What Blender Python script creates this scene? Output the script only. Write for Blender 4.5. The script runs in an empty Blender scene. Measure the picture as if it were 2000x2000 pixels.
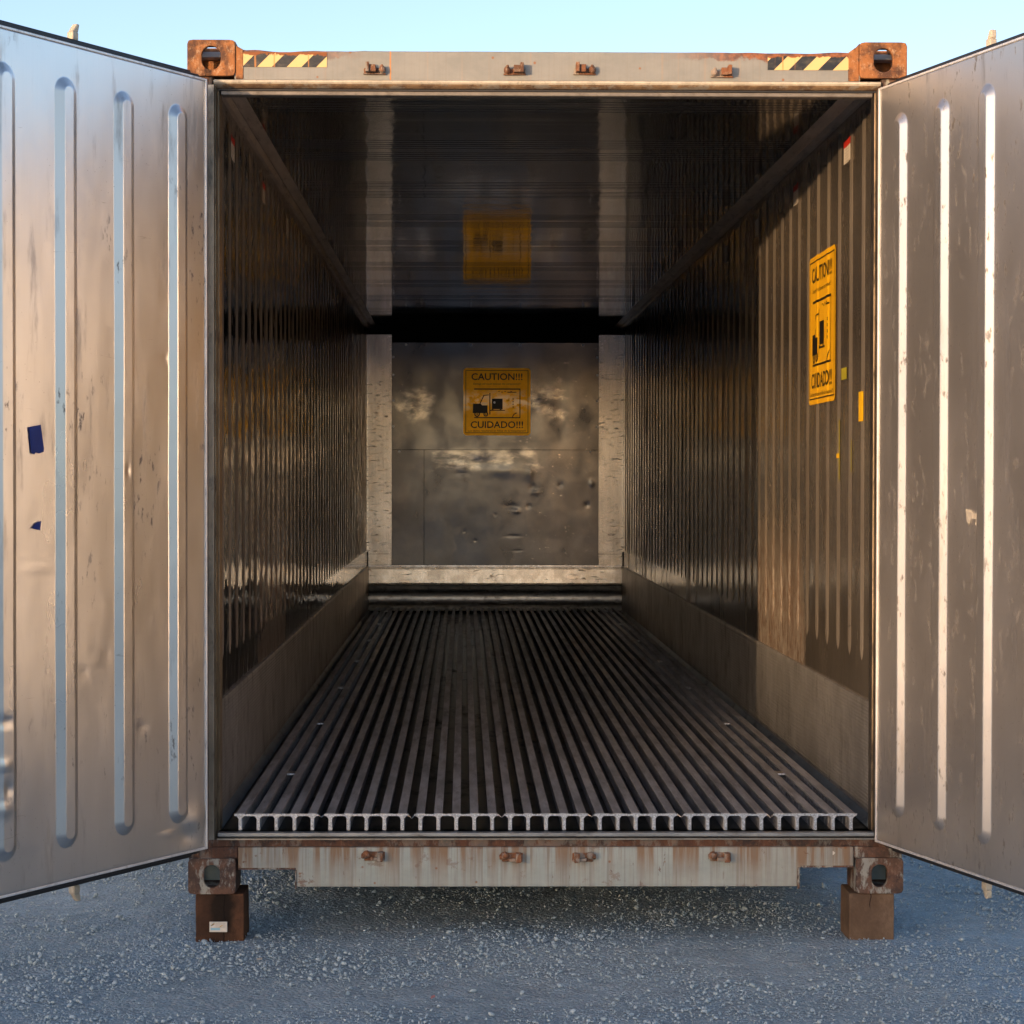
import bpy, bmesh, math, random
import numpy as np
from mathutils import Vector, Matrix
from math import radians, sin, cos, pi
random.seed(7); RS = np.random.RandomState(11)
S = bpy.context.scene; C = S.collection

# ---------------------------------------------------------------- camera
cam_d = bpy.data.cameras.new('camera'); cam = bpy.data.objects.new('camera', cam_d); C.objects.link(cam)
S.camera = cam
cam_d.sensor_width = 36; cam_d.lens = 72.45; cam_d.shift_x = 0.0225; cam_d.shift_y = 0.0
cam_d.clip_start = 0.05; cam_d.clip_end = 2000
YAW, TILT, ROLL = radians(0.70), radians(0.93), radians(0.08)
cam.matrix_world = (Matrix.Translation((-0.283, -7.0, 1.575)) @ Matrix.Rotation(-YAW, 4, 'Z')
                    @ Matrix.Rotation(pi/2 - TILT, 4, 'X') @ Matrix.Rotation(ROLL, 4, 'Z'))
# ---------------------------------------------------------------- light
SUN_EL = radians(3.0); K = 0.711
SUN = Vector((-K, -1, 0)).normalized() * cos(SUN_EL) + Vector((0, 0, sin(SUN_EL)))   # towards the sun
W = bpy.data.worlds.new("World"); S.world = W; W.use_nodes = True
wn = W.node_tree.nodes; wl = W.node_tree.links
bg = wn['Background']
sky = wn.new('ShaderNodeTexSky'); sky.sky_type = 'NISHITA'; sky.sun_disc = False
sky.sun_elevation = SUN_EL; sky.sun_rotation = math.atan2(SUN.x, SUN.y)
sky.air_density = 0.6; sky.dust_density = 0.9; sky.ozone_density = 1.05; sky.altitude = 0
wb = wn.new('ShaderNodeMix'); wb.data_type = 'RGBA'; wb.blend_type = 'MULTIPLY'; wb.inputs[0].default_value = 1
wb.inputs[7].default_value = (1.08, .98, 1.01, 1)          # camera white balance of the dusk sky
wl.new(sky.outputs[0], wb.inputs[6]); wl.new(wb.outputs[2], bg.inputs[0]); bg.inputs[1].default_value = 0.15
sd = bpy.data.lights.new('sun', 'SUN'); sun = bpy.data.objects.new('sun', sd); C.objects.link(sun)
sd.energy = 1.3; sd.angle = radians(0.55); sd.color = (1.0, 0.64, 0.36)
sun.rotation_euler = (-SUN).to_track_quat('-Z', 'Y').to_euler()
S.view_settings.view_transform = 'Standard'; S.view_settings.look = 'None'
S.view_settings.gamma = 1.0; S.view_settings.use_curve_mapping = False
S.view_settings.exposure = 1.9
S.render.engine = 'CYCLES'
S.cycles.max_bounces = 12; S.cycles.glossy_bounces = 10; S.cycles.diffuse_bounces = 6

# ---------------------------------------------------------------- node helpers
class Mat:
    def __init__(s, name):
        s.m = bpy.data.materials.new(name); s.m.use_nodes = True
        s.t = s.m.node_tree; s.n = s.t.nodes; s.l = s.t.links
        s.p = s.n['Principled BSDF']
        tc = s.n.new('ShaderNodeTexCoord').outputs['Object']; oi = s.n.new('ShaderNodeObjectInfo').outputs['Location']
        va = s.n.new('ShaderNodeVectorMath'); s.l.new(tc, va.inputs[0]); s.l.new(oi, va.inputs[1])   # so copies never repeat a pattern
        s.co = va.outputs[0]
        s.sep = s.n.new('ShaderNodeSeparateXYZ'); s.l.new(s.co, s.sep.inputs[0])
        s.X, s.Y, s.Z = s.sep.outputs
    def put(s, sock, v):
        if hasattr(v, 'is_linked') or isinstance(v, bpy.types.NodeSocket): s.l.new(v, sock)
        elif isinstance(v, (tuple, list)) and len(v) == 3 and sock.type == 'RGBA': sock.default_value = (*v, 1)
        else: sock.default_value = v
    def noise(s, scale=(1, 1, 1), sc=1.0, detail=4, rough=.55, dist=0, loc=(0, 0, 0), col=False):
        mp = s.n.new('ShaderNodeMapping'); s.l.new(s.co, mp.inputs[0]); mp.inputs['Scale'].default_value = scale
        mp.inputs['Location'].default_value = loc
        x = s.n.new('ShaderNodeTexNoise'); s.l.new(mp.outputs[0], x.inputs[0])
        x.inputs['Scale'].default_value = sc; x.inputs['Detail'].default_value = detail
        x.inputs['Roughness'].default_value = rough; x.inputs['Distortion'].default_value = dist
        return x.outputs[1 if col else 0]
    def voro(s, scale=(1, 1, 1), sc=1.0, feat='F1', out=0, rnd=1.0):
        mp = s.n.new('ShaderNodeMapping'); s.l.new(s.co, mp.inputs[0]); mp.inputs['Scale'].default_value = scale
        x = s.n.new('ShaderNodeTexVoronoi'); x.feature = feat; s.l.new(mp.outputs[0], x.inputs[0])
        x.inputs['Scale'].default_value = sc; x.inputs['Randomness'].default_value = rnd
        return x.outputs[out]
    def ramp(s, f, a, b, lo=0.0, hi=1.0):
        x = s.n.new('ShaderNodeMapRange'); x.interpolation_type = 'SMOOTHSTEP' if a < b else 'LINEAR'
        s.put(x.inputs[0], f)
        x.inputs[1].default_value = a; x.inputs[2].default_value = b
        x.inputs[3].default_value = lo; x.inputs[4].default_value = hi
        return x.outputs[0]
    def math(s, op, a, b=0.0, c=None):
        x = s.n.new('ShaderNodeMath'); x.operation = op
        s.put(x.inputs[0], a); s.put(x.inputs[1], b)
        if c is not None: s.put(x.inputs[2], c)
        return x.outputs[0]
    def mul(s, *v):
        r = v[0]
        for q in v[1:]: r = s.math('MULTIPLY', r, q)
        return r
    def mx(s, a, b): return s.math('MAXIMUM', a, b)
    def mix(s, f, a, b, mode='MIX'):
        x = s.n.new('ShaderNodeMix'); x.data_type = 'RGBA'; x.blend_type = mode
        s.put(x.inputs[0], f); s.put(x.inputs[6], a); s.put(x.inputs[7], b)
        return x.outputs[2]
    def mixf(s, f, a, b):
        x = s.n.new('ShaderNodeMix'); x.data_type = 'FLOAT'
        s.put(x.inputs[0], f); s.put(x.inputs[2], a); s.put(x.inputs[3], b)
        return x.outputs[0]
    def box(s, ax, a, b, soft, wob=None):     # soft band mask a<axis<b, edges wobbled
        v = {'X': s.X, 'Y': s.Y, 'Z': s.Z}[ax]
        if wob is not None: v = s.math('ADD', v, wob)
        lo = s.ramp(v, a - soft, a + soft); hi = s.ramp(v, b - soft, b + soft)
        return s.math('SUBTRACT', lo, hi)
    def bump(s, h, strength=.3, dist=.002):
        x = s.n.new('ShaderNodeBump'); s.put(x.inputs['Height'], h)
        x.inputs['Strength'].default_value = strength; x.inputs['Distance'].default_value = dist
        if s.p.inputs['Normal'].is_linked:
            s.l.new(s.p.inputs['Normal'].links[0].from_socket, x.inputs['Normal'])
        s.l.new(x.outputs[0], s.p.inputs['Normal'])
    def done(s, col, rough=.5, metal=0.0, spec=None, aniso=None):
        s.put(s.p.inputs['Base Color'], col); s.put(s.p.inputs['Roughness'], rough)
        s.put(s.p.inputs['Metallic'], metal)
        if spec is not None: s.put(s.p.inputs['Specular IOR Level'], spec)
        return s.m

def m_door(seed, rr=.27, met=1.0):
    M = Mat('door_liner_aluminium')
    L = (seed*3.1, seed*1.7, seed*5.3)
    brush = M.noise((260, 260, 2.2), 1, 3, .6, loc=L)
    cloud = M.noise((2.2, 2.2, .9), 1, 4, .6, loc=L)
    smear = M.ramp(M.noise((14, 14, 2.4), 1, 5, .62, loc=L), .55, .74)
    spot = M.mul(M.ramp(M.noise((48, 48, 17), 1, 4, .65, loc=L), .57, .68), M.ramp(M.noise((4, 4, 2.5), 1, 3, .6, loc=(seed*5+2., 1, 3)), .40 if seed else .54, .52 if seed else .66))
    speck = M.ramp(M.voro((1, 1, 1), 55, 'F1'), .10, .04)
    speck = M.mul(speck, M.ramp(M.noise((3, 3, 3), 1, 3, loc=L), .5, .62))
    scr = M.ramp(M.noise((4, 4, 60), 1, 5, .7, .8, loc=L), .69, .74)
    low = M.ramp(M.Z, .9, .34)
    col = M.mix(M.ramp(cloud, .3, .7), (.72, .71, .70), (.80, .79, .78))
    col = M.mix(M.math('MULTIPLY', brush, .25), col, (.60, .59, .58))
    col = M.mix(M.mul(smear, .6), col, (.25, .235, .22))
    col = M.mix(M.mul(spot, .85), col, (.09, .08, .072))
    col = M.mix(M.mul(speck, .6), col, (.12, .09, .07))
    col = M.mix(M.mul(scr, .5), col, (.3, .27, .24)); hl = M.ramp(M.noise((55, 55, 7), 1, 4, .7, 1.5, loc=(seed+4., 2, 7)), .70, .73); col = M.mix(M.mul(hl, .5), col, (.92, .90, .86))
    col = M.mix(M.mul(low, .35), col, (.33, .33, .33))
    if seed: col = M.mix(1.0, col, (.86, .85, .84), 'MULTIPLY')
    r = M.math('ADD', M.mul(M.ramp(cloud, .3, .75), .10), rr)
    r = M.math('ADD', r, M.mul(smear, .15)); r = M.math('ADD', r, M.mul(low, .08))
    M.bump(brush, .10, .0006)
    M.bump(M.noise((5, 5, 3), 1, 2, loc=L), .6, .005)
    return M.done(col, r, M.math('SUBTRACT', met, M.mul(spot, .5)))

def m_wall(name, seed, dark=(.26, .235, .21), light=(.44, .40, .36), r0=.12, met=1.0, rubz=1.5, wave=.5, rk=1.0):
    M = Mat(name); L = (seed*2.3, seed*1.1, seed*3.7)
    brush = M.noise((3, 120, 1.6), 1, 3, .6, loc=L)
    cloud = M.noise((1, .9, .8), 1, 5, .6, loc=L)
    grime = M.ramp(M.noise((1, 5, 1.3), 1, 6, .65, loc=L), .50, .68)
    marks = M.ramp(M.noise((1, 9, 30), 1, 5, .7, .4, loc=L), .655, .72)
    nicks = M.ramp(M.noise((1, 38, 17), 1, 3, .6, .6, loc=L), .70, .76)
    wob = M.math('MULTIPLY', M.math('SUBTRACT', M.noise((1, 6, 6), 1, 4, loc=L), .5), .35)
    rub = M.mul(M.box('Y', 1.62, 3.0, .10, wob), M.ramp(M.math('ADD', M.Z, wob), rubz, rubz-.4))
    rubt = M.ramp(M.noise((1, 34, 13), 1, 6, .8, .4, loc=L), .40, .60)
    col = M.mix(M.ramp(cloud, .32, .68), dark, light)
    col = M.mix(M.mul(grime, .65), col, (.10, .085, .07))
    col = M.mix(M.mul(marks, .7), col, (.05, .045, .04))
    col = M.mix(M.mul(rub, .9, rubt), col, (.125, .07, .04)); fl = M.mul(rub, M.ramp(M.noise((1, 60, 22), 1, 4, .75, .5, loc=L), .60, .68)); col = M.mix(M.mul(fl, .8), col, (.62, .47, .30))
    col = M.mix(M.mul(nicks, .6), col, (.60, .54, .46))
    metal = M.math('SUBTRACT', met, M.math('ADD', M.mul(rub, .35), M.mul(grime, .12)))
    r = M.math('ADD', r0, M.mul(grime, .18*rk)); r = M.math('ADD', r, M.mul(rub, .35))
    r = M.math('ADD', r, M.mul(M.ramp(cloud, .4, .8), .10*rk))
    M.bump(M.noise((1, 7, 4), 1, 2, .5, loc=L), wave, .006)
    M.bump(M.noise((1, 30, 12), 1, 2, .5, loc=L), wave*.3, .0015)
    M.bump(M.noise((1, 13, 8), 1, 1, .5, loc=(L[2], 2, 5)), wave*.8, .005)
    M.bump(brush, .1, .0005)
    return M.done(col, r, metal)

def m_back():
    M = Mat('back_panel_aluminium')
    cl = M.noise((2.5, 2.5, 2.5), 1, 5, .6); sm = M.ramp(M.noise((5, 5, 3), 1, 5, .6), .4, .75)
    mk = M.ramp(M.noise((30, 30, 44), 1, 4, .7), .66, .72)
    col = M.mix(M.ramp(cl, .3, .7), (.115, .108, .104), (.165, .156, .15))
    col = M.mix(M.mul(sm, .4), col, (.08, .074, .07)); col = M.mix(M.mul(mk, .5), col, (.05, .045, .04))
    w2 = M.mul(M.math('SUBTRACT', M.noise((4, 4, 5), 1, 4, .6), .5), .5)
    zone = M.mx(M.mul(M.box('Z', 1.66, 1.83, .03, M.mul(w2, .3)), M.box('X', -.55, .42, .06, w2)), M.mul(M.box('Z', 2.10, 2.40, .05, M.mul(w2, .6)), M.mx(M.box('X', .33, .62, .04, w2), M.box('X', -.85, -.60, .04, w2))))
    pol = M.mul(zone, M.ramp(M.noise((5, 5, 11), 1, 4, .6, .2), .40, .66))
    nick = M.mul(M.ramp(M.noise((17, 17, 34), 1, 4, .7, loc=(3, 3, 9)), .655, .70), M.ramp(M.X, .0, .35))
    pol = M.mx(pol, nick)
    col = M.mix(M.mul(pol, .75), col, (.56, .50, .43))
    M.bump(M.noise((3, 3, 3), 1, 2), .35, .006); M.bump(M.noise((3, 3, 90), 1, 3, .6), .1, .0006)
    return M.done(col, M.math('ADD', .17, M.mul(sm, .12)), 1.0)

def m_column():
    M = Mat('corrugated_column_aluminium')
    cl = M.noise((4, 4, 1.3), 1, 5, .65)
    mk = M.mul(M.ramp(M.noise((13, 13, 62), 1, 4, .7, .6), .59, .67), M.ramp(M.noise((5, 5, 2.2), 1, 3, loc=(3, 1, 1)), .40, .56))
    run = M.ramp(M.noise((60, 4, 3), 1, 4, .65), .52, .72)
    low = M.ramp(M.Z, 1.25, .8)
    col = M.mix(M.ramp(cl, .3, .7), (.58, .52, .45), (.88, .81, .72))
    col = M.mix(M.mul(run, .5), col, (.45, .38, .31)); col = M.mix(M.mul(mk, .85), col, (.06, .052, .045))
    col = M.mix(M.mul(low, M.ramp(M.noise((9, 9, 9), 1, 5, .7), .4, .6), .5), col, (.34, .27, .21))
    M.bump(M.noise((160, 160, 3), 1, 3, .6), .12, .0006)
    return M.done(col, M.math('ADD', .27, M.mul(mk, .3)), 1.0)

def m_ceiling():
    M = Mat('ceiling_stainless')
    cloud = M.noise((1.2, .7, 1), 1, 4, .6)
    band = M.noise((.3, 7, 1), 1, 4, .65)
    marks = M.ramp(M.noise((14, 30, 1), 1, 4, .7), .70, .75)
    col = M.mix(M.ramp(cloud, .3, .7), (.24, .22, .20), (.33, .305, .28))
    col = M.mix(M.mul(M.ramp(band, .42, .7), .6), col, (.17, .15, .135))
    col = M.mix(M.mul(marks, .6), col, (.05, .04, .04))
    M.bump(M.noise((7, 3.2, 1), 1, 2), .25, .004)
    M.bump(M.noise((2, 40, 1), 1, 3), .12, .0008)
    return M.done(col, M.math('ADD', .045, M.mul(M.ramp(band, .4, .75), .08)), 1.0)

def m_metal(name, base, rough, var=.3, scale=(9, 9, 9), brush=None, dirt=(.09, .08, .07), dirtamt=.5, metal=1.0):
    M = Mat(name)
    n = M.noise(scale, 1, 5, .65); g = M.ramp(M.noise(scale, 1.7, 6, .7, loc=(4, 7, 2)), .5, .72)
    d = tuple(c*(1-var) for c in base)
    col = M.mix(M.ramp(n, .3, .7), d, base)
    col = M.mix(M.mul(g, dirtamt), col, dirt)
    r = M.math('ADD', rough, M.mul(g, .2))
    if brush: M.bump(M.noise(brush, 1, 3, .6), .12, .0006)
    return M.done(col, r, metal)

def m_paint():     # weathered grey-green beam paint, rust runs down from the top edge
    M = Mat('weathered_beige_paint')
    z = M.Z
    streak = M.noise((26, 3, 1.1), 1, 5, .65)
    fine = M.noise((120, 8, 3), 1, 4, .6)
    patch = M.noise((6, 6, 9), 1, 6, .7)
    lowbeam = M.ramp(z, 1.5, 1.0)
    topd = M.ramp(z, .20, .325, 0, 1)                      # stronger near the top of the sill
    left = M.ramp(M.X, -.55, -1.1); right = M.ramp(M.X, .45, 1.15)
    base = M.mix(M.ramp(patch, .3, .7), (.315, .365, .35), (.395, .445, .42))
    base = M.mix(M.mul(M.ramp(fine, .45, .7), .25), base, (.30, .285, .25))
    f1 = M.mul(M.ramp(streak, .40, .62), M.math('ADD', .25, M.mul(topd, .75)), lowbeam)
    f1 = M.math('MINIMUM', M.math('ADD', f1, M.mul(lowbeam, M.math('ADD', M.mul(right, .34), M.mul(left, .2)))), .9)
    base = M.mix(f1, base, (.23, .135, .07))
    pk = M.ramp(M.noise((10, 10, 13), 1, 6, .75, loc=(3, 1, 8)), .585, .64)
    pk = M.mul(pk, M.math('ADD', .4, M.mul(M.mx(left, right), .6)), lowbeam)
    base = M.mix(pk, base, (.17, .07, .03))
    base = M.mix(M.math('SUBTRACT', 1.0, lowbeam), base, M.mix(1.0, base, (.66, .60, .60), 'MULTIPLY'))  # upper beam colour darkened to offset the strong sun falling on it
    # upper beam: rust only along the top edge near the ends and a few runs
    up = M.math('SUBTRACT', 1.0, lowbeam)
    edge = M.ramp(M.math('ADD', z, M.mul(M.math('SUBTRACT', M.noise((14, 4, 14), 1, 5, .7), .5), .07)), 2.992, 3.003)
    endm = M.mx(M.ramp(M.X, -.62, -.85), M.ramp(M.X, .35, .7))
    up1 = M.mul(up, edge, endm)
    base = M.mix(up1, base, M.mix(M.ramp(M.noise((40, 40, 40), 1, 5, .7), .4, .6), (.28, .10, .035), (.12, .05, .03)))
    runs = M.mul(M.ramp(M.noise((34, 2, .7), 1, 3, .5, loc=(1.3, 0, 0)), .60, .68), up, M.math('ADD', .12, M.mul(M.ramp(M.X, .7, 1.0), .75)))
    base = M.mix(runs, base, (.52, .23, .05))
    run0 = M.mul(M.box('X', -.5355, -.5315, .002, M.mul(M.math('SUBTRACT', M.noise((3, 3, 50), 1, 2), .5), .006)), up)
    base = M.mix(M.mul(run0, .9), base, (.55, .20, .02))
    spots = M.ramp(M.voro((1, 1, 1), 17, 'F1'), .10, .05)
    base = M.mix(M.mul(spots, .85), base, (.26, .10, .03))
    sc = M.mul(M.ramp(M.noise((42, 8, 9), 1, 4, .75, 1.2, loc=(6, 6, 6)), .645, .68), lowbeam); base = M.mix(M.mul(sc, .8), base, (.16, .10, .08))
    dark = M.mul(M.ramp(M.noise((70, 3, 1.5), 1, 4, .6, loc=(8, 0, 0)), .50, .68), lowbeam, .5); base = M.mix(dark, base, (.20, .17, .14))
    weld = M.mul(M.ramp(z, .312, .322), lowbeam)
    base = M.mix(M.mul(weld, .6), base, (.16, .09, .06))
    M.bump(M.noise((60, 60, 60), 1, 4, .7), .15, .0015)
    M.bump(M.math('ADD', pk, up1), .5, .0012)
    M.bump(M.noise((3, 3, 3), 1, 2), .3, .006)
    return M.done(base, M.math('ADD', .42, M.mul(f1, .3)), 0.0)

def m_rust(name, c1=(.30, .115, .035), c2=(.10, .045, .026), c3=(.42, .22, .10), paint=.0, metal=0.0):
    M = Mat(name)
    a = M.noise((11, 11, 11), 1, 6, .7); b = M.noise((55, 55, 40), 1, 5, .75, loc=(2, 3, 4))
    run = M.noise((40, 40, 5), 1, 4, .6)
    col = M.mix(M.ramp(a, .40, .58), c2, c1)
    col = M.mix(M.mul(M.ramp(b, .5, .72), .7), col, c3)
    col = M.mix(M.mul(M.ramp(run, .52, .7), .5), col, c2)
    pit = M.ramp(M.noise((38, 38, 38), 1, 6, .8, loc=(7, 7, 7)), .57, .66); col = M.mix(M.mul(pit, .75), col, tuple(q*.55 for q in c2))
    if paint > 0:
        pm = M.mul(M.ramp(M.noise((16, 16, 7), 1, 6, .7, loc=(9, 2, 1)), .50, .58), paint)
        col = M.mix(pm, col, (.36, .37, .33))
    M.bump(b, .5, .0025); M.bump(a, .5, .006)
    return M.done(col, M.math('ADD', .55, M.mul(b, .4)), metal, spec=.35)

def m_timber(name, base, dark, stain=0.0):
    M = Mat(name)
    g = M.noise((90, 90, 60), 1, 5, .7); a = M.noise((7, 7, 7), 1, 5, .65)
    col = M.mix(M.ramp(a, .3, .7), dark, base)
    col = M.mix(M.mul(M.ramp(g, .4, .7), .5), col, dark)
    if stain:
        wob = M.mul(M.math('SUBTRACT', M.noise((14, 14, 14), 1, 3), .5), .06)
        st = M.mul(M.box('X', -1.138, -1.072, .012, wob), M.ramp(M.math('ADD', M.Z, wob), .045, .06))
        col = M.mix(M.mul(st, .93), col, (.012, .008, .006))
        ring = M.mul(M.box('X', -1.165, -1.055, .018, wob), .35)
        col = M.mix(ring, col, (.02, .014, .01))
    crack = M.box('X', *( (-1.0985, -1.0955) if stain else (1.108, 1.1105)), .001, M.mul(M.math('SUBTRACT', M.noise((2, 2, 22), 1, 3), .5), .02))
    crack = M.mul(crack, M.ramp(M.Z, .10, .12) if not stain else 1.0)
    col = M.mix(crack, col, (.006, .005, .004))
    M.bump(g, .6, .003); M.bump(a, .5, .006)
    return M.done(col, .85, 0, spec=.2)

def flat(name, col, rough=.5, metal=0.0, spec=None):
    M = Mat(name); n = M.noise((30, 30, 30), 1, 4, .6)
    c = M.mix(M.ramp(n, .3, .7), tuple(x*.82 for x in col), col)
    return M.done(c, rough, metal, spec)

def m_ground():
    M = Mat('gravel_ground')
    big = M.noise((.9, .9, 1), 1, 5, .6); mid = M.noise((9, 9, 9), 1, 6, .7)
    fine = M.noise((120, 120, 120), 1, 5, .75)
    v = M.voro((1, 1, 1), 75, 'F1', 0); vc = M.voro((1, 1, 1), 75, 'F1', 1)
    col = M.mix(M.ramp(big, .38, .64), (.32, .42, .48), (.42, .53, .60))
    col = M.mix(M.mul(M.ramp(mid, .4, .65), .5), col, (.24, .29, .33))
    sepc = M.n.new('ShaderNodeSeparateColor'); M.l.new(vc, sepc.inputs[0])
    col = M.mix(M.mul(M.ramp(sepc.outputs[0], .55, 1), .55), col, (.50, .53, .56))
    col = M.mix(M.mul(M.ramp(fine, .48, .7), .35), col, (.14, .165, .18))
    M.bump(fine, .9, .007); M.bump(M.math('SUBTRACT', 1.0, v), .7, .012); M.bump(mid, .6, .02)
    return M.done(col, .9, 0, spec=.25)

def m_stone():
    M = Mat('gravel_stone')
    at = M.n.new('ShaderNodeAttribute'); at.attribute_name = 'tint'
    f = M.noise((160, 160, 160), 1, 4, .7)
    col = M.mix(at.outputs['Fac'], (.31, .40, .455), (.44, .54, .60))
    col = M.mix(M.mul(M.ramp(f, .45, .7), .3), col, (.22, .22, .22))
    M.bump(f, .4, .003)
    return M.done(col, .85, 0, spec=.3)

def m_stripe(x0, period, phase):
    M = Mat('hazard_tape')
    v = M.math('ADD', M.mul(M.X, 1 / period), M.mul(M.Z, -1 / period))
    fr = M.math('FRACT', M.math('ADD', v, phase))
    st = M.ramp(fr, .5, .508)
    base = M.mix(st, (.014, .016, .019), (.70, .50, .21))
    fade = M.noise((30, 30, 60), 1, 4, .6)
    base = M.mix(M.mul(M.ramp(fade, .4, .9), .14), base, (.62, .50, .30))
    wob = M.mul(M.math('SUBTRACT', M.noise((14, 4, 14), 1, 6, .75, loc=(5, 0, 0)), .5), .05)
    eat = M.ramp(M.math('ADD', M.Z, wob), 3.005, 3.008)
    hole = M.ramp(M.noise((26, 26, 26), 1, 5, .75, loc=(x0, 0, 3)), .64, .66)
    run = M.mul(M.ramp(M.noise((46, 2, 2), 1, 3, loc=(x0, 0, 0)), .58, .66), .75)
    base = M.mix(run, base, (.55, .22, .04))
    base = M.mix(M.mx(eat, hole), base, (.24, .085, .03))
    M.bump(M.mx(eat, hole), .6, .001)
    return M.done(base, M.mixf(M.mx(eat, hole), .35, .8), 0)

def m_sign(scuff):
    M = Mat('caution_sign_yellow')
    n = M.noise((18, 18, 18), 1, 5, .7)
    col = M.mix(M.ramp(n, .3, .7), *(((.80, .40, .008), (.90, .48, .012)) if scuff else ((.70, .37, .008), (.80, .45, .012))))
    rough = .34; metal = 0.5 if scuff else 0.0
    if scuff:
        wob = M.mul(M.math('SUBTRACT', M.noise((12, 12, 12), 1, 4, .6), .5), .13)
        d = M.math('ADD', M.math('ABSOLUTE', M.math('SUBTRACT', M.Z, 2.26)), wob)
        m = M.mul(M.ramp(d, .12, .03), M.ramp(M.noise((12, 12, 22), 1, 5, .7), .40, .58), .72)
        col = M.mix(m, col, (.55, .50, .43)); rough = M.mixf(m, .35, .25); metal = M.mixf(m, .6, .9)
    return M.done(col, rough, metal)

MT = dict(
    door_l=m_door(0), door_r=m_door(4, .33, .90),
    wall=m_wall('side_wall_stainless', 1, (.27, .24, .20), (.46, .41, .34), r0=.16, met=.83), wall_l=m_wall('side_wall_stainless', 6, (.32, .29, .26), (.50, .46, .41), r0=.05, rubz=1.2, wave=1.0, rk=.3), rib=m_wall('wall_rib_stainless', 1, (.34, .30, .25), (.50, .45, .38), .36, .70),
    ceil=m_ceiling(),
    frame=m_metal('frame_aluminium', (.50, .45, .38), .36, .35, (12, 12, 5), (200, 200, 6), dirtamt=.65),
    kick=m_metal('kick_plate_steel', (.60, .595, .585), .40, .35, (4, 5, 3), (4, 4, 260), dirtamt=.5, metal=.8),
    back=m_back(),
    column=m_column(),
    floorm=m_metal('floor_bar_aluminium', (.56, .575, .61), .42, .5, (14, 2.2, 14), None, dirt=(.24, .215, .21), dirtamt=.6, metal=.5),
    gutter=m_metal('gutter_aluminium', (.22, .28, .32), .4, .4, (9, 3, 9), None, dirt=(.08, .07, .06), dirtamt=.6, metal=.4),
    floorend=m_metal('cut_aluminium_and_slot_light', (.84, .85, .88), .36, .5, (120, 120, 120), None, dirtamt=.6),
    pan=m_metal('floor_pan', (.07, .11, .14), .34, .4, (5, 2, 5), None, dirt=(.02, .02, .02), dirtamt=.7),
    duct=m_metal('duct_guide_steel', (.55, .54, .52), .36, .4, (9, 3, 14), (90, 3, 3), dirtamt=.6),
    sill=m_metal('sill_aluminium', (.44, .45, .45), .42, .35, (10, 10, 40), (3, 120, 120), dirtamt=.6),
    mould=m_metal('moulding', (.62, .56, .49), .42, .30, (20, 3, 20), (80, 2, 80), dirtamt=.5, metal=.6),
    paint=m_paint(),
    rust_top=m_rust('rust_orange', (.33, .135, .045), (.09, .042, .025), (.55, .38, .24)),
    rust_low=m_rust('rust_brown', (.15, .078, .05), (.07, .045, .037), (.24, .16, .115), paint=.8),
    rust_band=m_rust('rust_band', (.125, .056, .033), (.045, .032, .029), (.24, .14, .09), paint=.25),
    dullframe=m_metal('dull_header_frame', (.22, .20, .175), .5, .3, (20, 3, 20), None, dirtamt=.6, metal=.3),
    trim=m_metal('liner_trim', (.86, .86, .86), .42, .2, (20, 20, 6), None, dirtamt=.3, metal=.55),
    rust_lip=m_rust('rust_stained_lip', (.30, .20, .11), (.16, .10, .06), (.42, .33, .22), paint=.5),
    rust_cam=m_rust('rust_keeper', (.24, .095, .04), (.12, .06, .035), (.42, .34, .26), paint=.55),
    cream=m_rust('worn_cream_paint', (.55, .50, .40), (.42, .38, .30), (.62, .58, .48)),
    rubber_and_shade=flat('black_rubber_and_shade', (.016, .018, .022), .55),
    black=flat('shadow_black_cavity', (.008, .008, .008), .8),
    print_=flat('black_print', (.012, .011, .010), .4),
    bluegrey=flat('blue_grey_painted_steel', (.20, .29, .33), .5),
    blue=flat('blue_tape', (.02, .07, .36), .45),
    white=flat('white_sticker', (.72, .68, .60), .5), red=flat('red_print', (.55, .03, .015), .45),
    yellow=flat('yellow_tape', (.80, .47, .01), .5), olive=flat('faded_yellow_tape', (.34, .30, .02), .6),
    timber_l=m_timber('dark_timber', (.115, .055, .030), (.045, .024, .016), 1), timber_r=m_timber('brown_timber', (.20, .135, .09), (.11, .07, .045)),
    roof=m_metal('outer_panel', (.6, .6, .58), .5, .1, metal=0.0),
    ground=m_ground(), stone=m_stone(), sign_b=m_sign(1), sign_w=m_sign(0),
)

# ---------------------------------------------------------------- mesh helpers
def obj(name, me, mat=None, parent=None, smooth=False, loc=None, bevel=0):
    if isinstance(me, bmesh.types.BMesh):
        b = me; me = bpy.data.meshes.new(name); b.normal_update(); b.to_mesh(me); b.free()
    o = bpy.data.objects.new(name, me); C.objects.link(o)
    if mat and not me.materials:
        me.materials.append(MT[mat] if isinstance(mat, str) else mat)
    if smooth: me.polygons.foreach_set('use_smooth', [True]*len(me.polygons))
    if parent: o.parent = parent
    if loc: o.location = loc
    if bevel:
        m = o.modifiers.new('bevel', 'BEVEL'); m.width = bevel; m.segments = 2; m.limit_method = 'ANGLE'; m.angle_limit = radians(40)
    return o
def box(b, x0, x1, y0, y1, z0, z1):
    v = [b.verts.new(p) for p in ((x0,y0,z0),(x1,y0,z0),(x1,y1,z0),(x0,y1,z0),(x0,y0,z1),(x1,y0,z1),(x1,y1,z1),(x0,y1,z1))]
    for f in ((0,3,2,1),(4,5,6,7),(0,1,5,4),(1,2,6,5),(2,3,7,6),(3,0,4,7)): b.faces.new([v[i] for i in f])
    return v
def boxes(*a):
    b = bmesh.new()
    for q in a: box(b, *q)
    return b
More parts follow.
